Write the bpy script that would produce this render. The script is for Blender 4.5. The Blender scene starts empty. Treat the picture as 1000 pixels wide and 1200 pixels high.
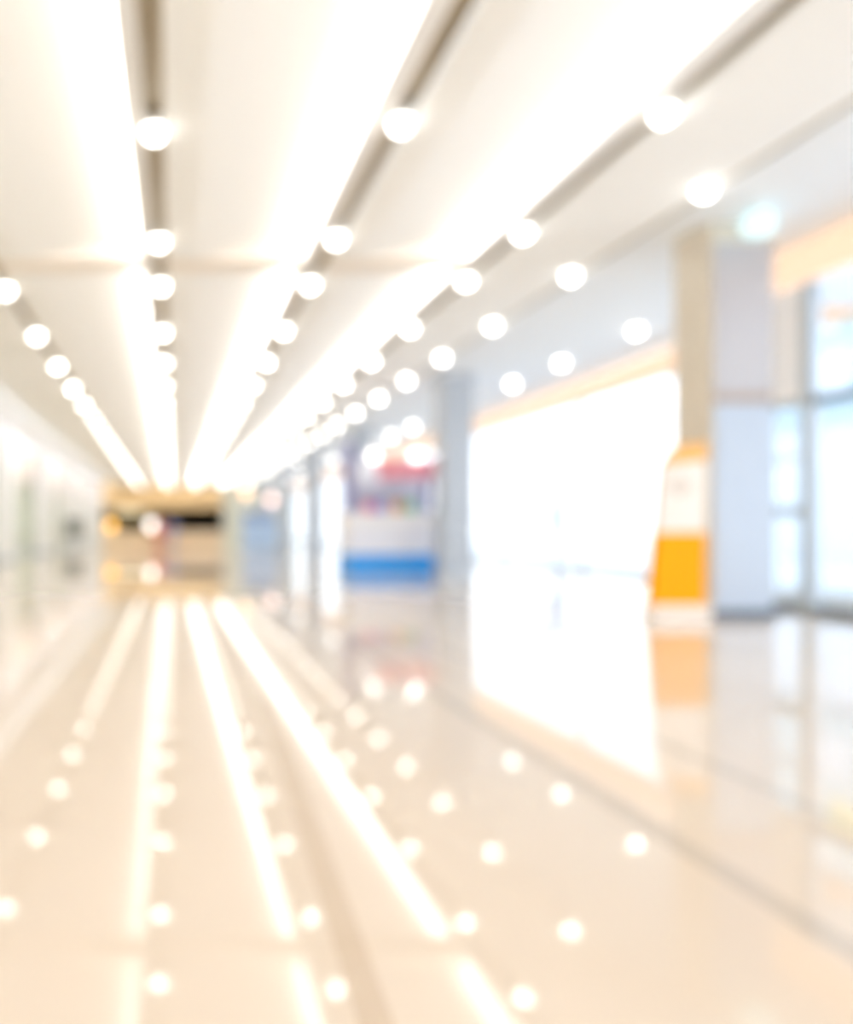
import bpy, bmesh, math, random
from mathutils import Vector
random.seed(4)
S = bpy.context.scene
COL = S.collection
F = 900.0          # focal length in pixels of the 1000x1200 frame
A = 3.54           # ceiling height above the lens
CZ = 4.54          # ceiling height above the floor
HC = 1.0           # lens height

# ------------------------------------------------------------------ helpers
def lin(c):
    c = c / 255.0
    return c / 12.92 if c <= 0.04045 else ((c + 0.055) / 1.055) ** 2.4
def rgb(r, g, b): return (lin(r), lin(g), lin(b), 1.0)

def mat(name, col, rough=0.5, metal=0.0, ior=1.5, var=0.03, scale=6.0, bump=0.0, coat=0.0):
    m = bpy.data.materials.new(name); m.use_nodes = True
    nt = m.node_tree; p = nt.nodes['Principled BSDF']
    tc = nt.nodes.new('ShaderNodeTexCoord')
    nz = nt.nodes.new('ShaderNodeTexNoise'); nz.inputs['Scale'].default_value = scale
    nz.inputs['Detail'].default_value = 3
    nt.links.new(tc.outputs['Object'], nz.inputs['Vector'])
    mx = nt.nodes.new('ShaderNodeMix'); mx.data_type = 'RGBA'
    mx.inputs[6].default_value = tuple(min(1, c * (1 - var)) for c in col[:3]) + (1,)
    mx.inputs[7].default_value = tuple(min(1, c * (1 + var)) for c in col[:3]) + (1,)
    nt.links.new(nz.outputs['Fac'], mx.inputs[0])
    nt.links.new(mx.outputs[2], p.inputs['Base Color'])
    p.inputs['Roughness'].default_value = rough
    p.inputs['Metallic'].default_value = metal
    p.inputs['IOR'].default_value = ior
    p.inputs['Coat Weight'].default_value = coat
    if bump:
        b = nt.nodes.new('ShaderNodeBump'); b.inputs['Strength'].default_value = bump
        nt.links.new(nz.outputs['Fac'], b.inputs['Height']); nt.links.new(b.outputs[0], p.inputs['Normal'])
    return m

def emit(name, col, strength):
    m = bpy.data.materials.new(name); m.use_nodes = True
    nt = m.node_tree; p = nt.nodes['Principled BSDF']
    p.inputs['Base Color'].default_value = (col[0]*0.4, col[1]*0.4, col[2]*0.4, 1)
    p.inputs['Emission Color'].default_value = col
    p.inputs['Emission Strength'].default_value = strength
    return m

def glass_mat(name, tint):
    m = bpy.data.materials.new(name); m.use_nodes = True
    nt = m.node_tree; nt.nodes.remove(nt.nodes['Principled BSDF'])
    out = [n for n in nt.nodes if n.type == 'OUTPUT_MATERIAL'][0]
    tr = nt.nodes.new('ShaderNodeBsdfTransparent'); tr.inputs[0].default_value = tint
    gl = nt.nodes.new('ShaderNodeBsdfGlossy'); gl.inputs['Roughness'].default_value = 0.02
    fr = nt.nodes.new('ShaderNodeFresnel'); fr.inputs[0].default_value = 1.45
    mx = nt.nodes.new('ShaderNodeMixShader')
    ge = nt.nodes.new('ShaderNodeNewGeometry')            # only the entry face reflects
    iv = nt.nodes.new('ShaderNodeMath'); iv.operation = 'SUBTRACT'; iv.inputs[0].default_value = 1.0
    ml = nt.nodes.new('ShaderNodeMath'); ml.operation = 'MULTIPLY'
    nt.links.new(ge.outputs['Backfacing'], iv.inputs[1]); nt.links.new(iv.outputs[0], ml.inputs[0]); nt.links.new(fr.outputs[0], ml.inputs[1])
    nt.links.new(ml.outputs[0], mx.inputs[0]); nt.links.new(tr.outputs[0], mx.inputs[1])
    nt.links.new(gl.outputs[0], mx.inputs[2]); nt.links.new(mx.outputs[0], out.inputs[0])
    return m

def box(bm, x0, x1, y0, y1, z0, z1):
    v = [bm.verts.new(p) for p in ((x0,y0,z0),(x1,y0,z0),(x1,y1,z0),(x0,y1,z0),(x0,y0,z1),(x1,y0,z1),(x1,y1,z1),(x0,y1,z1))]
    for f in ((3,2,1,0),(4,5,6,7),(0,1,5,4),(1,2,6,5),(2,3,7,6),(3,0,4,7)):
        bm.faces.new([v[i] for i in f])

def prism_xz(bm, pts, y0, y1):
    a = [bm.verts.new((x, y0, z)) for x, z in pts]; b = [bm.verts.new((x, y1, z)) for x, z in pts]
    n = len(pts)
    bm.faces.new(a); bm.faces.new(b[::-1])
    for i in range(n):
        j = (i + 1) % n
        bm.faces.new((a[j], a[i], b[i], b[j]))

def lathe(bm, prof, cx=0, cy=0, cz=0, n=28):
    rings = []
    for r, z in prof:
        if r < 1e-6: rings.append([bm.verts.new((cx, cy, cz + z))])
        else: rings.append([bm.verts.new((cx + r*math.cos(2*math.pi*i/n), cy + r*math.sin(2*math.pi*i/n), cz + z)) for i in range(n)])
    for a, b in zip(rings, rings[1:]):
        for i in range(n):
            j = (i + 1) % n
            if len(a) == 1 and len(b) == 1: continue
            if len(a) == 1: bm.faces.new((a[0], b[i], b[j]))
            elif len(b) == 1: bm.faces.new((a[j], a[i], b[0]))
            else: bm.faces.new((a[i], b[i], b[j], a[j]))

def obj(name, bm, m, parent=None, smooth=False, bevel=0.0, kind=None):
    bmesh.ops.recalc_face_normals(bm, faces=bm.faces)
    me = bpy.data.meshes.new(name); bm.to_mesh(me); bm.free()
    me.materials.append(m)
    if smooth:
        for p in me.polygons: p.use_smooth = True
    o = bpy.data.objects.new(name, me); COL.objects.link(o)
    if parent: o.parent = parent
    if bevel:
        b = o.modifiers.new('bevel', 'BEVEL'); b.width = bevel; b.segments = 2; b.limit_method = 'ANGLE'
    if kind: o['kind'] = kind
    return o

def bobj(name, m, *boxes, parent=None, bevel=0.0, kind=None):
    bm = bmesh.new()
    for b in boxes: box(bm, *b)
    return obj(name, bm, m, parent, bevel=bevel, kind=kind)

def thing(name, label, cat, loc=(0,0,0), group=None):
    o = bpy.data.objects.new(name, None); COL.objects.link(o)
    o.location = loc; o.empty_display_size = 0.1
    o['label'] = label; o['category'] = cat
    if group: o['group'] = group
    return o
def tag(o, label, cat, group=None):
    o['label'] = label; o['category'] = cat
    if group: o['group'] = group
    return o
def dup(root, loc, label, group):
    r = root.copy(); COL.objects.link(r); r.location = loc; r['label'] = label; r['group'] = group
    for ch in list(root.children):
        c = ch.copy(); COL.objects.link(c); c.parent = r
        for g in ch.children:
            d = g.copy(); COL.objects.link(d); d.parent = c
    return r

# ------------------------------------------------------------------ materials
M = {}
M['ceil_inner'] = mat('ceiling_warm_white_paint', rgb(250, 253, 255), 0.7)
M['ceil_outer'] = mat('ceiling_cool_white_paint', rgb(240, 246, 252), 0.6)  # bluish daylight on the outer ceiling is mixed into this white
M['lip'] = mat('lip_white_paint', rgb(242, 243, 244), 0.6)
M['slot'] = mat('slot_bronze', rgb(184, 173, 150), 0.5)
M['joint'] = mat('joint_cream', rgb(244, 236, 226), 0.6)
M['led'] = emit('warm_led_strip', (1.0, 0.97, 0.93, 1), 1.25)
M['lamp'] = emit('downlight_diffuser', (1.0, 0.97, 0.90, 1), 2.8)
M['ring'] = mat('white_lamp_ring', rgb(232, 230, 225), 0.4)
M['stall_lamp'] = emit('stall_lamp_glass', (1.0, 0.93, 0.88, 1), 1.2)
M['cool_led'] = emit('cool_led_strip', (0.88, 0.95, 1.0, 1), 1.9)  # glow of the strip added over the left aisle
M['shop_led'] = emit('shop_light_panel', (0.97, 1.0, 0.96, 1), 0.5)  # glow of the panels added inside the left shops
M['band'] = emit('warm_cove_diffuser', (1.0, 0.70, 0.50, 1), 0.17)
M['teal'] = emit('teal_sign_face', (0.62, 0.84, 0.88, 1), 0.23)
M['alu'] = mat('brushed_aluminium', rgb(180, 190, 200), 0.35, metal=0.3)
M['rail'] = mat('grey_rail', rgb(90, 103, 118), 0.35)
M['col_beige'] = mat('beige_stone', rgb(222, 214, 200), 0.35, scale=3)  # beige puts the warm light on the near column into its colour
M['col_grey'] = mat('pale_grey_stone', rgb(188, 196, 206), 0.35, scale=3)
M['col_white'] = mat('white_column_paint', rgb(240, 238, 238), 0.4)
M['clad_pink'] = mat('warm_grey_cladding', rgb(188, 186, 190), 0.3)
M['clad_blue'] = mat('cool_grey_cladding', rgb(186, 198, 214), 0.3)
M['brown'] = mat('brown_reveal', rgb(172, 154, 142), 0.5)
M['glass'] = glass_mat('clear_glass', (0.96, 0.98, 1.0, 1))
M['glass_side'] = glass_mat('light_grey_glass', (0.80, 0.82, 0.84, 1))  # grey tint added to dim daylight through the long wall
M['glass_green'] = glass_mat('pale_green_glass', (0.93, 0.96, 0.92, 1))
M['orange'] = mat('amber_plastic', rgb(250, 170, 0), 0.6, ior=1.25)
M['orange_pale'] = mat('apricot_plastic', rgb(240, 180, 92), 0.4)
M['cream'] = mat('cream_panel', rgb(240, 230, 220), 0.4)
M['emblem'] = mat('beige_emblem', rgb(220, 206, 192), 0.4)
M['blue'] = mat('bright_blue_laminate', rgb(30, 164, 255), 0.4)
M['lilac'] = mat('pale_lilac_laminate', rgb(238, 241, 255), 0.4)
M['white'] = mat('white_laminate', rgb(246, 246, 250), 0.4)
M['red'] = mat('rose_red_board', rgb(240, 152, 166), 0.5)
M['purple'] = mat('slate_purple_post', rgb(146, 146, 190), 0.5)
M['greyblue'] = mat('grey_blue_panel', rgb(222, 228, 242), 0.5)
M['frame'] = mat('pale_frame_paint', rgb(228, 236, 242), 0.4)
M['out'] = mat('pale_blue_outdoor_paint', rgb(232, 238, 246), 0.5)
M['skyblue'] = mat('sky_blue_laminate', rgb(190, 218, 252), 0.5)
M['steelblue'] = mat('steel_blue_laminate', rgb(150, 176, 216), 0.5)
M['wood'] = mat('golden_wood_fascia', rgb(240, 208, 156), 0.5, scale=2, var=0.08)
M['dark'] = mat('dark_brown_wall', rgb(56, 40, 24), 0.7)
M['olive'] = mat('olive_wall', rgb(170, 150, 86), 0.7)
M['shop'] = mat('shop_back_wall', rgb(214, 214, 202), 0.7)
M['shop_brown'] = mat('shop_brown_fascia', rgb(222, 208, 196), 0.6)
M['pave'] = mat('pale_paving', rgb(225, 228, 230), 0.7)
M['teal_wall'] = mat('pale_teal_facade', rgb(196, 216, 220), 0.7)
M['yellow'] = mat('soft_yellow_sign', rgb(250, 226, 150), 0.6)
M['bldg'] = mat('white_facade', rgb(236, 240, 244), 0.7)

# polished floor : cream stone, very clear reflections
def floor_material():
    m = bpy.data.materials.new('polished_cream_stone'); m.use_nodes = True
    nt = m.node_tree; p = nt.nodes['Principled BSDF']
    tc = nt.nodes.new('ShaderNodeTexCoord')
    n1 = nt.nodes.new('ShaderNodeTexNoise'); n1.inputs['Scale'].default_value = 0.8; n1.inputs['Detail'].default_value = 5
    nt.links.new(tc.outputs['Object'], n1.inputs['Vector'])
    rp = nt.nodes.new('ShaderNodeValToRGB')
    rp.color_ramp.elements[0].position = 0.3; rp.color_ramp.elements[0].color = rgb(221, 204, 185)
    rp.color_ramp.elements[1].position = 0.7; rp.color_ramp.elements[1].color = rgb(225, 209, 191)
    nt.links.new(n1.outputs['Fac'], rp.inputs[0])
    nt.links.new(rp.outputs[0], p.inputs['Base Color'])
    p.inputs['Roughness'].default_value = 0.025
    p.inputs['IOR'].default_value = 1.6
    return m
M['floor'] = floor_material()
M['inlay'] = mat('taupe_stone_inlay', rgb(202, 188, 172), 0.07, ior=1.6)

# ------------------------------------------------------------------ setting : floor
Y0, Y1 = -12.0, 61.0
bobj('floor', M['floor'], (-9, 9.9, Y0, 112, -0.2, 0.0), kind='structure')
bobj('trim_1', M['inlay'], (1.58, 1.67, Y0, 60.9, -0.002, 0.0012), kind='structure')
bobj('trim_2', M['inlay'], (2.28, 2.35, Y0, 60.9, -0.002, 0.0012), kind='structure')

bm = bmesh.new()
vb = [bm.verts.new(p) for p in ((0.355,1.0,-0.002),(0.425,1.0,-0.002),(0.64,5.2,-0.002),(0.55,5.2,-0.002))]
vt = [bm.verts.new((v.co.x, v.co.y, 0.0012)) for v in vb]
bm.faces.new(vb[::-1]); bm.faces.new(vt)
for i in range(4): bm.faces.new((vb[i], vb[(i+1)%4], vt[(i+1)%4], vt[i]))
obj('trim_4', bm, mat('tan_stone_inlay', rgb(206, 186, 164), 0.08, ior=1.6), kind='structure')  # narrow tan strip laid slightly oblique on the floor

# ------------------------------------------------------------------ setting : ceiling
def strip_xz(name, pts, y0, y1, m, kind='structure', parent=None):
    bm = bmesh.new(); prism_xz(bm, pts, y0, y1)
    return obj(name, bm, m, parent, kind=kind)
# (slot left, slot right, lip left or None)
slots = [(-2.48, -2.32, None), (-0.225, -0.065, -0.40), (1.905, 2.07, 1.71), (4.10, 4.24, 3.87)]
ceiling = bpy.data.objects.new('ceiling', None); COL.objects.link(ceiling); ceiling['kind'] = 'structure'
TH = 0.05
JY0, JY1 = 10.05, 10.50
def cbox(name, m, *b): return bobj(name, m, *b, parent=ceiling)
# flat outer zones
cbox('ceiling_panel', M['ceil_outer'], (-4.3, -4.1, Y0, Y1, CZ, CZ+TH))
cbox('ceiling_panel', M['ceil_outer'], (-6.6, -4.3, Y0, Y1, CZ+0.34, CZ+0.39))  # raised to take the added cool strip
cbox('cove_upstand', M['lip'], (-4.30, -4.27, Y0, Y1, CZ+TH, CZ+0.34))
cbox('cove_upstand', M['lip'], (-6.55, -6.30, Y0, Y1, CZ-0.04, CZ+0.34))
cbox('ceiling_panel', M['ceil_inner'], (-4.1, -2.48, Y0, Y1, CZ, CZ+TH))
cbox('ceiling_panel', M['ceil_inner'], (4.24, 5.60, Y0, Y1, CZ, CZ+TH))
cbox('ceiling_panel', M['ceil_outer'], (5.70, 9.60, Y0, Y1, CZ, CZ+TH))
cbox('shadow_gap', M['slot'], (5.60, 5.70, Y0, Y1, CZ+0.03, CZ+0.06))
for i, (a, b, l) in enumerate(slots):
    cbox('slot_channel', M['slot'], (a, b, Y0, Y1, CZ+0.13, CZ+0.16), (a-0.01, a, Y0, Y1, CZ+TH, CZ+0.16), (b, b+0.01, Y0, Y1, CZ+TH, CZ+0.16))
    if l is not None:
        cbox('cove_lip', M['lip'], (l, a-0.01, Y0, Y1, CZ, CZ+TH))
# sawtooth coffers : panel rises from a slot to the next lip
UP = 0.30
for (xa, xb) in ((-2.31, -0.40), (-0.055, 1.71), (2.08, 3.87)):
    for (ya, yb) in ((Y0, JY0), (JY1, Y1)):
        bm = bmesh.new()
        prism_xz(bm, [(xa, CZ), (xa + 0.35, CZ), (xb, CZ+UP), (xb, CZ+UP+0.04), (xa+0.35, CZ+0.04), (xa, CZ+0.04)], ya, yb)
        obj('coffer_panel', bm, M['ceil_inner'], ceiling)
        cbox('cove_upstand', M['lip'], (xb, xb+0.03, ya, yb, CZ+TH, CZ+UP+0.04))
    cbox('cross_joint', M['joint'], (xa, xb, JY0, JY1, CZ, CZ+0.34))
# cove LED strips, one per run
names = {-0.40: 'left of the centre slot', 1.71: 'in the middle bay', 3.87: 'in the right bay'}
for xb in (-0.40, 1.71, 3.87):
    for (ya, yb, w) in ((Y0+0.1, JY0-0.03, 'near run before the cross joint'), (JY1+0.03, Y1-0.3, 'long far run beyond the cross joint')):
        bm = bmesh.new(); box(bm, xb-0.035, xb-0.002, ya, yb, CZ+0.06, CZ+0.29)
        o = obj('cove_light', bm, M['led'])
        tag(o, 'warm white cove light %s, %s' % (names[xb], w), 'ceiling light')

o = bobj('cove_light', M['cool_led'], (-4.33, -4.305, Y0+0.1, Y1-0.3, CZ+0.08, CZ+0.30))  # added out of view to wash the left ceiling with cool light
tag(o, 'cool white cove light along the raised ceiling above the left aisle', 'ceiling light')
# ------------------------------------------------------------------ downlights
ORD = ['nearest', 'second nearest', 'third nearest', 'fourth nearest', 'fifth nearest', 'sixth nearest', 'seventh nearest', 'eighth nearest']
proto = thing('ceiling_light', '', 'ceiling light')
bm = bmesh.new(); lathe(bm, [(0.084, -0.024), (0.088, -0.024), (0.088, 0.12), (0.0, 0.12), (0.0, 0.115), (0.084, 0.115), (0.084, -0.024)]); obj('trim_ring', bm, M['ring'], proto, smooth=True)
bm = bmesh.new(); lathe(bm, [(0.08*math.cos(a_), -0.035+0.08*math.sin(a_)) for a_ in [math.radians(d) for d in (48, 30, 15, 0, -15, -30, -45, -60, -75)]] + [(0.0, -0.115)]); obj('diffuser', bm, M['lamp'], proto, smooth=True)
used = False
def downlight(x, y, label, group):
    global used
    if not used:
        used = True
        proto.location = (x, y, CZ); proto['label'] = label; proto['group'] = group
    else: dup(proto, (x, y, CZ), label, group)
def row(x, ss, name, group, smax=18.6, step=0.79, drift=0.0):
    ss = list(ss)
    while ss[-1] + step < smax: ss.append(ss[-1] + step)
    k = 0
    for s in ss:
        y = 3.186 * s
        if y > 60: break
        lab = ('round downlight, %s one %s' % (ORD[k], name)) if k < 8 else 'small far downlight %s, towards the hall end' % name
        downlight(x + drift * (y - 8), y, lab, group); k += 1
row(-2.40, [2.70, 3.509, 4.329, 5.128], 'in the left slot', 'downlights in the left slot')
row(-0.145, [2.119, 2.924, 3.448, 4.255, 5.03], 'in the centre slot overhead', 'downlights in the centre slot')
row(1.985, [2.075, 2.890, 3.425, 4.219, 5.0], 'in the slot right of the middle cove', 'downlights in the middle slot')
row(4.145, [2.024, 2.833, 3.378, 4.167, 4.975], 'in the slot right of the right cove', 'downlights in the right slot')
row(5.50, [2.481, 3.311, 4.115, 4.878, 5.618, 6.369], 'left of the columns', 'downlights beside the shadow gap')
row(8.15, [4.219, 5.025, 5.747], 'over the aisle behind the columns', 'downlights along the glass wall')
proto.location.z = CZ

# ------------------------------------------------------------------ right side : glazing, band, columns
P = 8.65
colY = [8.79 + P*i for i in range(6)]
for i, y in enumerate(colY):
    near = i == 0
    ords = ['nearest', 'second', 'third', 'fourth', 'fifth', 'farthest']
    t = thing('column', ('beige square column with grey cladding on its face, beside the amber sign' if near else
                         'pale grey square column on the right, %s from the camera' % ords[i]), 'column', (6.2, y, 0),
              None if near else 'grey columns along the right aisle')
    cm = M['col_beige'] if near else M['col_grey']
    bobj('shaft', cm, (0, 0.71, 0.02, 0.67, 0.0, A+1.0), parent=t, bevel=0.01)
    if near:
        bobj('upper_cladding', M['clad_pink'], (0.03, 0.70, 0.0, 0.02, 2.58, 4.30), parent=t)
        bobj('lower_cladding', M['clad_blue'], (0.03, 0.70, 0.0, 0.02, 0.10, 2.46), parent=t)
        bobj('reveal', M['brown'], (0.03, 0.70, 0.01, 0.02, 2.46, 2.58), parent=t)
    bobj('skirting', M['rail'] if near else M['alu'], (-0.005, 0.73, -0.015, 0.0, 0.0, 0.10), (0.71, 0.73, 0.0, 0.67, 0, 0.10), parent=t)

# far glass wall at x = 9.6, z 0..4.0 and the warm band above
GX = 9.6
def glazing(name, x, ya, yb, ztop, mull, bars, mglass, thick=0.05, base=0.10):
    root = bpy.data.objects.new(name, None); COL.objects.link(root); root['kind'] = 'structure'
    bobj('pane', mglass, (x+0.02, x+0.028, ya, yb, base, ztop), parent=root)
    for y in mull: bobj('mullion', M['frame'], (x, x+0.06, y-thick/2, y+thick/2, 0, ztop), parent=root)
    for z in bars: bobj('rail', M['frame'], (x, x+0.06, ya, yb, z-0.03, z+0.03), parent=root)
    bobj('sill', M['frame'], (x, x+0.06, ya, yb, 0, base), parent=root)
    return root
segs = [(10.6, 17.9), (18.0, 26.3), (26.4, 34.9), (35.0, 43.5), (43.6, 52.0), (52.1, 60.8)]
for i, (ya, yb) in enumerate(segs):
    glazing('window_%d' % (i+1), GX, ya, yb, 4.0, [ya+0.03, yb-0.03], [4.0], M['glass_side'])
    o = bobj('cove_light', M['band'], (GX-0.02, GX+0.08, ya, yb, 4.06, 4.50))
    tag(o, 'warm peach light band above the glass wall, %s' % ['first stretch left of the beige column', 'stretch just beyond the second column', 'stretch behind the stall', 'stretch level with the fourth column', 'stretch level with the fifth column', 'last stretch before the hall end'][i], 'light band', 'light bands over the right glass wall')
bobj('wall_right', M['ceil_outer'], (GX+0.09, GX+0.25, 10.4, Y1, 4.05, CZ+TH), kind='structure')

# entrance vestibule at x = 7.75
VX = 7.75
root = bpy.data.objects.new('door_1', None); COL.objects.link(root); root['kind'] = 'structure'
bobj('side_light_pane', M['glass'], (VX+0.02, VX+0.03, 9.41, 9.95, 0.1, 2.55), parent=root)
bobj('side_light_top_panel', M['white'], (VX, VX+0.04, 9.41, 9.95, 2.62, 4.02), parent=root)
bobj('transom_pane', M['glass'], (VX+0.02, VX+0.03, Y0, 9.23, 2.62, 4.02), parent=root)
for (ya, yb) in ((7.75, 9.23), (6.25, 7.72), (4.75, 6.22), (Y0, 4.72)):
    bobj('door_pane', M['glass'], (VX+0.02, VX+0.03, ya, yb, 0.1, 2.5), parent=root)
bobj('mullion', M['alu'], (VX-0.03, VX+0.09, 9.24, 9.41, 0, 4.02), parent=root)
bobj('mullion', M['alu'], (VX-0.03, VX+0.09, 9.95, 10.05, 0, 4.02), parent=root)
for y in (7.735, 6.235, 4.735): bobj('mullion', M['alu'], (VX, VX+0.06, y-0.03, y+0.03, 0, 4.02), parent=root)
bobj('transom_bar', M['rail'], (VX-0.02, VX+0.08, Y0, 9.24, 2.51, 2.62), parent=root)
bobj('transom_bar', M['alu'], (VX-0.01, VX+0.07, 9.41, 9.95, 2.53, 2.62), parent=root)
bobj('glazing_bar', M['alu'], (VX-0.01, VX+0.06, 9.41, 9.95, 1.18, 1.30), (VX, VX+0.05, 9.41, 9.95, 1.88, 1.92), parent=root)
bobj('threshold_rail', M['rail'], (VX-0.02, VX+0.08, Y0, 9.24, 0.0, 0.10), (VX-0.02, VX+0.08, 9.41, 9.95, 0.0, 0.10), parent=root)
o = bobj('cove_light', M['band'], (VX-0.02, VX+0.1, Y0, 10.05, 4.06, 4.52))
tag(o, 'warm peach light band above the glass entrance at the right edge', 'light band')
glazing('window_7', VX+0.1, 10.06, 10.12, 4.0, [], [], M['glass'])
bobj('window_8', M['glass'], (VX+0.11, GX, 10.40, 10.41, 0.0, 4.02), kind='structure')
bobj('ceiling_vestibule', M['ceil_outer'], (VX+0.12, GX, 9.0, 10.42, 4.06, 4.10), kind='structure')

# round teal lamp hanging just in front of the beige column
t = thing('pendant_lamp', 'round pale teal lamp hanging before the top of the beige column', 'lamp', (6.47, 8.45, 4.37))
bm = bmesh.new(); bmesh.ops.create_uvsphere(bm, u_segments=28, v_segments=16, radius=0.17)
bmesh.ops.scale(bm, verts=bm.verts, vec=(1, 1, 0.85)); obj('lamp_shade', bm, M['teal'], t, smooth=True)
bm = bmesh.new(); lathe(bm, [(0.0, 0.169), (0.06, 0.169), (0.06, 0.13), (0.0, 0.13)], n=20); obj('canopy', bm, M['ring'], t)

# ------------------------------------------------------------------ outside
bobj('ground', M['pave'], (9.9, 60, -20, 112, -0.2, -0.01), kind='structure')
t = thing('building', 'pale teal building with a yellow sign seen through the glass above the entrance', 'building', (20, 15, 0))
bobj('ground_floor', M['bldg'], (0.6, 10, 0, 14, -0.01, 4.6), parent=t)
bobj('upper_floors', M['teal_wall'], (0, 10, 0, 14, 4.6, 11), parent=t)
bobj('sign_board', M['yellow'], (-0.12, 0.0, 6.3, 8.2, 7.1, 8.3), parent=t)
for k in range(4): bobj('window', M['bldg'], (-0.04, 0.0, 0.8+3.4*k, 2.6+3.4*k, 5.2, 6.4), parent=t)
# pale board and kiosk outside the first glass bay
t = thing('information_board', 'pale blue grey board on posts outside the long glass wall', 'board', (12.0, 25.4, 0))
bobj('panel', M['out'], (-1.1, 1.35, 0, 0.08, 2.05, 2.55), parent=t)
bobj('post', M['out'], (-1.0, -0.9, 0.02, 0.08, -0.01, 2.05), parent=t)
bobj('post', M['out'], (1.1, 1.2, 0.02, 0.08, -0.01, 2.05), parent=t)
t = thing('parking_machine', 'small grey blue machine on a stand outside the glass wall', 'machine', (12.2, 24.0, 0))
bobj('cabinet', M['out'], (-0.3, 0.3, 0, 0.35, 1.0, 1.9), parent=t, bevel=0.03)
bobj('stand', M['out'], (-0.12, 0.12, 0.08, 0.26, -0.01, 1.0), parent=t)
bobj('screen', M['greyblue'], (-0.15, 0.15, -0.01, 0.01, 1.25, 1.6), parent=t)

# ------------------------------------------------------------------ amber sign
t = thing('floor_standing_sign', 'curved amber and cream floor sign standing beside the beige column', 'sign', (5.39, 8.66, 0))
def slab(name, pts, m, y0=0.0, y1=0.12, bev=0.01):
    bm = bmesh.new(); prism_xz(bm, pts, y0, y1); return obj(name, bm, m, t, bevel=bev)
def lx(z): return 0.02 + 0.085 * z          # leaning left edge
slab('base', [(lx(0)-0.02, 0), (0.69, 0), (0.69, 0.16), (lx(0.16), 0.16)], M['cream'], -0.04, 0.16)
slab('amber_panel', [(lx(0.16), 0.16), (0.64, 0.16), (0.65, 0.98), (lx(0.98), 0.98)], M['orange'])
slab('cream_panel', [(lx(0.98), 0.98), (0.65, 0.98), (0.67, 1.80), (lx(1.74), 1.74)], M['cream'])
cap = [(lx(1.74), 1.74), (0.67, 1.80), (0.68, 2.00), (0.40, 1.98), (0.31, 1.93), (0.24, 1.84)]
slab('top_cap', cap, M['orange_pale'])
bm = bmesh.new()
n = 20
a = [bm.verts.new((0.36+0.14*math.cos(2*math.pi*i/n), -0.004, 1.50+0.10*math.sin(2*math.pi*i/n))) for i in range(n)]
b = [bm.verts.new((v.co.x, 0.001, v.co.z)) for v in a]
bm.faces.new(a); bm.faces.new(b[::-1])
for i in range(n): bm.faces.new((a[i], a[(i+1)%n], b[(i+1)%n], b[i]))
obj('emblem', bm, M['emblem'], t)

# ------------------------------------------------------------------ stall with blue plinth
t = thing('sales_stall', 'white and lilac sales stall with a bright blue plinth and rose red header', 'stall', (4.32, 18.7, 0))
W = 2.16
bobj('plinth', M['blue'], (0, W, 0, 1.2, 0, 0.42), parent=t)
bobj('counter_front', M['lilac'], (0.03, W-0.03, 0.03, 1.17, 0.42, 1.05), parent=t)
bobj('worktop', M['white'], (-0.02, W+0.02, -0.02, 1.2, 1.05, 1.45), parent=t, bevel=0.02)
bobj('back_panel', M['greyblue'], (0.30, W-0.03, 0.95, 1.05, 1.45, 2.35), parent=t)
bobj('shelf', M['white'], (0.30, W-0.1, 0.45, 0.95, 1.96, 2.0), parent=t)
bobj('header', M['red'], (0.75, W, 0.1, 0.35, 2.30, 2.74), parent=t, bevel=0.02)
bobj('header', M['lilac'], (0.25, 0.75, 0.1, 0.35, 2.15, 2.74), parent=t, bevel=0.02)
bobj('post', M['purple'], (0.0, 0.22, 0.3, 0.6, 1.45, 3.2), parent=t)
bobj('post', M['purple'], (W-0.16, W-0.02, 0.3, 0.6, 1.45, 2.3), parent=t)
for xx in (0.63, 1.67):
    bm = bmesh.new(); bmesh.ops.create_uvsphere(bm, u_segments=20, v_segments=12, radius=0.10)
    bmesh.ops.translate(bm, verts=bm.verts, vec=(xx, 0.0, 2.83))
    l = obj('globe_lamp', bm, M['stall_lamp'], t, smooth=True)
    bobj('lamp_arm', M['ring'], (xx-0.015, xx+0.015, 0.05, 0.16, 2.66, 2.76), parent=l)
items = [('pink', 0.42, rgb(240, 130, 160)), ('violet', 0.68, rgb(150, 130, 220)), ('orange', 1.12, rgb(246, 170, 90)), ('green', 1.45, rgb(120, 200, 140))]
for nm, xx, c in items:
    mm = mat(nm + '_carton', c, 0.5)
    o = bobj('carton', mm, (4.32+xx, 4.32+xx+0.2, 18.74, 18.94, 1.452, 1.72), bevel=0.01)
    tag(o, 'small %s carton standing on the white stall worktop' % nm, 'carton', None)

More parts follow.
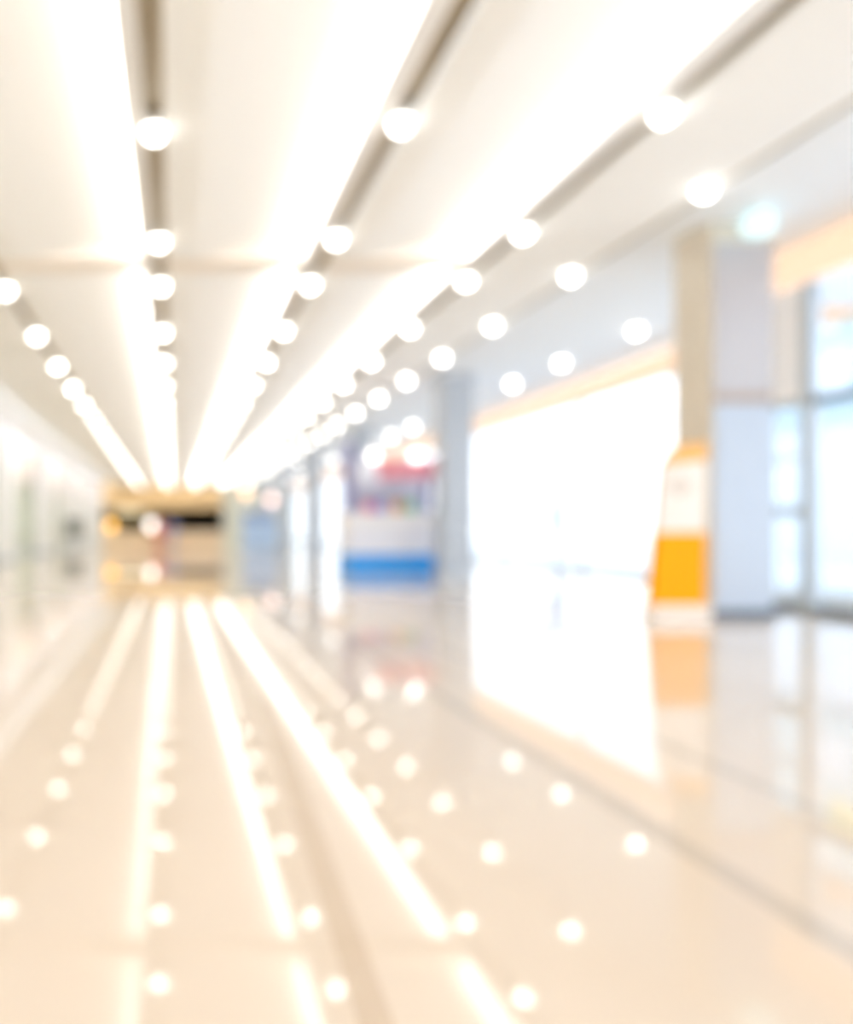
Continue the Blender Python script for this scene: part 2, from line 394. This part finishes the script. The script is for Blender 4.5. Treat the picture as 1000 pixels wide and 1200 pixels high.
# far blue stall
t = thing('display_counter', 'sky blue display counter far down the hall on the right', 'counter', (3.60, 38.0, 0))
bobj('body', M['skyblue'], (0, 1.7, 0, 1.0, 0.05, 1.45), parent=t)
bobj('foot', M['white'], (0.05, 1.65, 0.05, 0.95, 0, 0.05), parent=t)
bobj('top_board', M['steelblue'], (0.05, 1.6, 0.1, 0.9, 1.45, 1.95), parent=t)
bobj('post', M['white'], (0.1, 0.18, 0.4, 0.48, 1.95, 2.75), parent=t)
bobj('post', M['white'], (1.4, 1.48, 0.4, 0.48, 1.95, 2.35), parent=t)
pk = emit('peach_globe', (1.0, 0.60, 0.34, 1), 0.6); pp = emit('pale_rose_globe', (1.0, 0.68, 0.62, 1), 0.5)
for xx, z, m_, nm in ((0.14, 2.92, pk, 'peach'), (1.44, 2.54, pp, 'rose')):
    bm = bmesh.new(); bmesh.ops.create_uvsphere(bm, u_segments=20, v_segments=12, radius=0.24)
    bmesh.ops.translate(bm, verts=bm.verts, vec=(xx, 0.44, z)); o = obj('globe_lamp', bm, m_, t, smooth=True)
    o['label'] = nm + ' globe lamp'

# ------------------------------------------------------------------ left side
LX = -6.3
bobj('wall_left', M['shop'], (-8.0, -7.9, Y0, Y1, 0, CZ), kind='structure')
bobj('trim_3', M['shop_brown'], (LX-0.1, LX-0.02, Y0, Y1, 3.1, 4.0), kind='structure')
t = bobj('cove_light', M['band'], (LX-0.08, LX+0.02, Y0, Y1, 4.05, 4.48))
tag(t, 'warm peach light band along the left wall above the shop fronts', 'light band')
bobj('ceiling_shops', M['ceil_outer'], (-7.9, LX-0.1, Y0, Y1, 3.95, 4.0), kind='structure')
lcol = [8.79 + P*i for i in range(1, 6)]
for i, y in enumerate(lcol):
    w = ['outside the photograph edge', 'second', 'at the left edge of the view', 'between two shop fronts, middle one', 'nearer the hall end', 'last before the hall end']
    t = thing('column', 'white square column on the left side, %s' % ['nearest to the camera', 'cut by the left photo edge', 'standing right of the one at the photo edge', 'beside the dark notice board', 'last one before the hall end'][i],
              'column', (-6.25, y, 0), 'white columns along the left aisle')
    bobj('shaft', M['col_white'], (0, 0.85, 0.0, 0.67, 0.0, CZ), parent=t, bevel=0.01)
    bobj('skirting', M['alu'], (-0.01, 0.87, -0.02, 0.0, 0, 0.10), (0.85, 0.87, 0, 0.67, 0, 0.10), parent=t)
ye = [Y0] + lcol + [Y1]
for i in range(len(ye)-1):
    root = bpy.data.objects.new('window_%d' % (i+9), None); COL.objects.link(root); root['kind'] = 'structure'
    bobj('pane', M['glass_green'], (LX-0.06, LX-0.05, ye[i]+0.7, ye[i+1]-0.02, 0.1, 3.1), parent=root)
    bobj('sill', M['alu'], (LX-0.1, LX-0.01, ye[i]+0.7, ye[i+1]-0.02, 0, 0.1), parent=root)
    if i:
        o = bobj('ceiling_light', M['shop_led'], (-7.5, -6.8, ye[i]+1.5, ye[i+1]-0.8, 3.90, 3.94))  # added fill panel, lifts the dim shop interior
        tag(o, 'flat lit ceiling panel inside the %s shop on the left' % ['', 'first', 'second', 'third', 'fourth', 'last'][i], 'ceiling light')
t = thing('notice_board', 'dark grey notice board on a stand by the far left column', 'board', (-5.3, 42.3, 0))
bobj('panel', mat('grey_board', rgb(120, 122, 120), 0.5), (-0.45, 0.45, 0, 0.06, 0.7, 1.65), parent=t)
bobj('stand', M['alu'], (-0.05, 0.05, 0, 0.06, 0.03, 0.7), parent=t)
bobj('foot', M['alu'], (-0.3, 0.3, -0.15, 0.2, 0, 0.03), parent=t)

# ------------------------------------------------------------------ far end
bobj('window_back', M['glass'], (-8.0, 7.9, Y0-0.03, Y0-0.02, 0.1, CZ), kind='structure')  # unseen glass behind the camera, added to let daylight in
bobj('trim_back', M['alu'], (-8.0, 7.9, Y0-0.06, Y0, 0, 0.1), (-8.0, 7.9, Y0-0.06, Y0, CZ, CZ+TH), *[(-8.0+i*2.2, -7.94+i*2.2, Y0-0.07, Y0-0.035, 0.1, CZ) for i in range(8)], kind='structure')  # frame of the added back glazing
bobj('wall_far', M['wood'], (-5.4, 4.2, Y1, Y1+0.3, 2.75, CZ+0.5), kind='structure')
bobj('wall_far_left', M['col_white'], (-8.0, -5.4, Y1, Y1+0.3, 0, CZ+0.5), kind='structure')
bobj('wall_far_right', mat('pale_sage_wall', rgb(228, 230, 216), 0.6), (4.2, 9.9, Y1, Y1+0.3, 0, CZ+0.5), kind='structure')
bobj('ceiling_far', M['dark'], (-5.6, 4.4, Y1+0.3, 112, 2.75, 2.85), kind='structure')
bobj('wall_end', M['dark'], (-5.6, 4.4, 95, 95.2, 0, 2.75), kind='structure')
bobj('wall_passage_left', M['olive'], (-5.6, -5.4, Y1+0.3, 95, 0, 2.75), (-5.4, -1.0, 72, 72.2, 0.0, 2.75), kind='structure')
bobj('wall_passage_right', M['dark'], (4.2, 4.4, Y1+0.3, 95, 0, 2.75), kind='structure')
t = thing('counter', 'long beige service counter standing across the hall before the dark far opening', 'counter', (-3.75, 42.0, 0))
bobj('front', mat('beige_counter_laminate', rgb(236, 214, 180), 0.5), (0.02, 6.63, 0.04, 0.66, 0, 0.97), parent=t)
bobj('top', mat('counter_top_cream', rgb(240, 226, 200), 0.4), (0, 6.65, 0, 0.7, 0.97, 1.01), parent=t)
o = bobj('ceiling_light', emit('passage_lamp', (1.0, 0.85, 0.55, 1), 1.6), (-4.6, -2.4, 66, 66.6, 2.70, 2.745))  # added fill light for the otherwise unlit passage
tag(o, 'warm ceiling lamp lighting the olive wall beyond the far counter', 'ceiling light')
gold = emit('amber_lamp_shade', (1.0, 0.52, 0.10, 1), 0.75)
wl = emit('white_lamp_shade', (1.0, 0.93, 0.86, 1), 0.7)
for (lx_, r_, gm, lab) in ((-3.30, 0.24, gold, 'glowing amber globe lamp on the far counter, left end'), (-1.05, 0.28, wl, 'glowing white globe lamp on the far counter left of the people')):
    t = thing('table_lamp', lab, 'lamp', (lx_, 42.35, 1.01))
    bm = bmesh.new(); bmesh.ops.create_uvsphere(bm, u_segments=20, v_segments=12, radius=r_)
    bmesh.ops.translate(bm, verts=bm.verts, vec=(0, 0, 0.04 + r_)); obj('globe', bm, gm, t, smooth=True)
    bm = bmesh.new(); lathe(bm, [(0.0, 0), (0.12, 0), (0.12, 0.02), (0.05, 0.06), (0.0, 0.06)], n=16); obj('base', bm, M['ring'], t)

# ------------------------------------------------------------------ people
def skin(name, verts, edges, radii, m, parent, rootv=0, sub=1):
    me = bpy.data.meshes.new(name); me.from_pydata(verts, edges, []); me.materials.append(m)
    o = bpy.data.objects.new(name, me); COL.objects.link(o); o.parent = parent
    sk = o.modifiers.new('skin', 'SKIN'); sk.use_smooth_shade = True
    if not me.skin_vertices: me.attributes.new
    return o, me
def person(x, y, h, top, bottom, hairc, label, turn=0.0, stride=0.12):
    t = thing('person', label, 'person', (x, y, 0)); t.rotation_euler = (0, 0, turn); t.scale = (h/1.72,)*3
    skinm = mat('skin_tone', rgb(222, 180, 152), 0.5)
    def build(name, nodes, edges, m):
        bm = bmesh.new(); lay = bm.verts.layers.skin.verify()
        vs = []
        for i, (p, r) in enumerate(nodes):
            v = bm.verts.new(p); rr = r if isinstance(r, tuple) else (r, r); v[lay].radius = rr; v[lay].use_root = (i == 0); vs.append(v)
        for a, b in edges: bm.edges.new((vs[a], vs[b]))
        me = bpy.data.meshes.new(name); bm.to_mesh(me); bm.free(); me.materials.append(m)
        o = bpy.data.objects.new(name, me); COL.objects.link(o); o.parent = t
        k = o.modifiers.new('skin', 'SKIN'); k.use_smooth_shade = True
        s_ = o.modifiers.new('subsurf', 'SUBSURF'); s_.levels = 1; s_.render_levels = 1
        return o
    N = [((0,0,0.95),(0.15,0.10)), ((0,0,1.15),(0.125,0.09)), ((0,0,1.36),(0.15,0.10)), ((0,0,1.46),(0.055,0.055)), ((0,-0.01,1.52),(0.06,0.065)), ((0,-0.02,1.60),(0.078,0.095)), ((0,-0.01,1.68),(0.06,0.075))]
    E = [(0,1),(1,2),(2,3),(3,4),(4,5),(5,6)]
    for s in (-1, 1):
        b = len(N); f = s*stride
        N += [((s*0.10,0,0.86),0.085), ((s*0.10,-f*0.7,0.48),0.058), ((s*0.10,-f*0.2+0.02,0.10),0.038), ((s*0.11,-f*0.2-0.12,0.035),0.035)]
        E += [(0,b),(b,b+1),(b+1,b+2),(b+2,b+3)]
        b = len(N)
        N += [((s*0.19,0,1.38),0.055), ((s*0.24,0.02,1.12),0.042), ((s*0.25,-0.08,0.88),0.028), ((s*0.25,-0.10,0.81),(0.02,0.034))]
        E += [(2,b),(b,b+1),(b+1,b+2),(b+2,b+3)]
        for q in range(4):
            c = len(N); L = (0.075, 0.085, 0.08, 0.065)[q]; yy = -0.13 + 0.02*q
            N += [((s*0.252, yy, 0.775),0.009), ((s*0.245, yy-0.005, 0.775-L*0.5),0.008), ((s*0.235, yy, 0.775-L),0.007)]
            E += [(b+3,c),(c,c+1),(c+1,c+2)]
        c = len(N); N += [((s*0.235,-0.135,0.81),0.011), ((s*0.225,-0.15,0.775),0.009)]; E += [(b+2,c),(c,c+1)]
    body = build('body', N, E, skinm)
    # shirt
    Ns = [((0,0,0.98),(0.175,0.125)), ((0,0,1.16),(0.145,0.11)), ((0,0,1.36),(0.168,0.118)), ((0,0,1.43),(0.08,0.08))]; Es = [(0,1),(1,2),(2,3)]
    for s in (-1, 1):
        b = len(Ns); Ns += [((s*0.19,0,1.38),0.07), ((s*0.24,0.02,1.12),0.055)]; Es += [(2,b),(b,b+1)]
    build('shirt', Ns, Es, top)
    Nt = [((0,0,0.95),(0.17,0.12))]; Et = []
    for s in (-1, 1):
        f = s*stride; b = len(Nt)
        Nt += [((s*0.10,0,0.86),0.10), ((s*0.10,-f*0.7,0.48),0.073), ((s*0.10,-f*0.2+0.02,0.13),0.055)]; Et += [(0,b),(b,b+1),(b+1,b+2)]
    build('trousers', Nt, Et, bottom)
    bm = bmesh.new(); bmesh.ops.create_uvsphere(bm, u_segments=16, v_segments=10, radius=0.1)
    bmesh.ops.scale(bm, verts=bm.verts, vec=(0.95, 1.12, 1.05)); bmesh.ops.translate(bm, verts=bm.verts, vec=(0, 0.025, 1.655))
    obj('hair', bm, hairc, t, smooth=True)
    return t
hair = mat('dark_hair', rgb(70, 50, 40), 0.6)
clw = mat('white_cloth', rgb(240, 236, 232), 0.8); clr = mat('red_cloth', rgb(224, 84, 84), 0.8)
clb = mat('blue_cloth', rgb(120, 156, 226), 0.8); cln = mat('pale_blue_cloth', rgb(176, 194, 230), 0.8); clo = mat('coral_cloth', rgb(232, 130, 110), 0.8)
person(-0.60, 41.3, 1.76, clo, clr, hair, 'person in coral top and red trousers walking before the far counter', 0.3)
person(0.12, 41.2, 1.70, clb, cln, hair, 'person in blue top and pale trousers, right of the person in red', -0.4)

# ------------------------------------------------------------------ world, camera, view
w = bpy.data.worlds.new('world'); S.world = w; w.use_nodes = True
nt = w.node_tree; bg = nt.nodes['Background']
tc = nt.nodes.new('ShaderNodeTexCoord'); sp = nt.nodes.new('ShaderNodeSeparateXYZ'); rp = nt.nodes.new('ShaderNodeValToRGB')
nt.links.new(tc.outputs['Generated'], sp.inputs[0]); nt.links.new(sp.outputs['Z'], rp.inputs[0])
rp.color_ramp.elements[0].position = 0.0; rp.color_ramp.elements[0].color = (0.93, 0.96, 1.0, 1)
rp.color_ramp.elements[1].position = 0.6; rp.color_ramp.elements[1].color = (0.86, 0.92, 1.0, 1)
nt.links.new(rp.outputs[0], bg.inputs[0]); bg.inputs[1].default_value = 0.72

cam = bpy.data.cameras.new('camera'); co = bpy.data.objects.new('camera', cam); COL.objects.link(co)
co.location = (0, 0, HC); co.rotation_euler = (math.radians(90), 0, 0)
cam.sensor_fit = 'AUTO'; cam.sensor_width = 36; cam.lens = F/1200*36
cam.shift_x = 300/1200; cam.shift_y = 22/1200
cam.clip_end = 300; cam.clip_start = 0.05
cam.dof.use_dof = True; cam.dof.focus_distance = 0.5
cam.dof.aperture_fstop = (cam.lens/1000) / (27/F * 0.5)
S.camera = co
S.cycles.use_denoising = True
S.cycles.max_bounces = 10; S.cycles.diffuse_bounces = 6; S.cycles.transparent_max_bounces = 16
S.cycles.caustics_reflective = False
S.cycles.sample_clamp_indirect = 6
S.view_settings.view_transform = 'Standard'; S.view_settings.look = 'None'
S.view_settings.gamma = 1.0; S.view_settings.exposure = 2.42
S.view_settings.use_curve_mapping = False
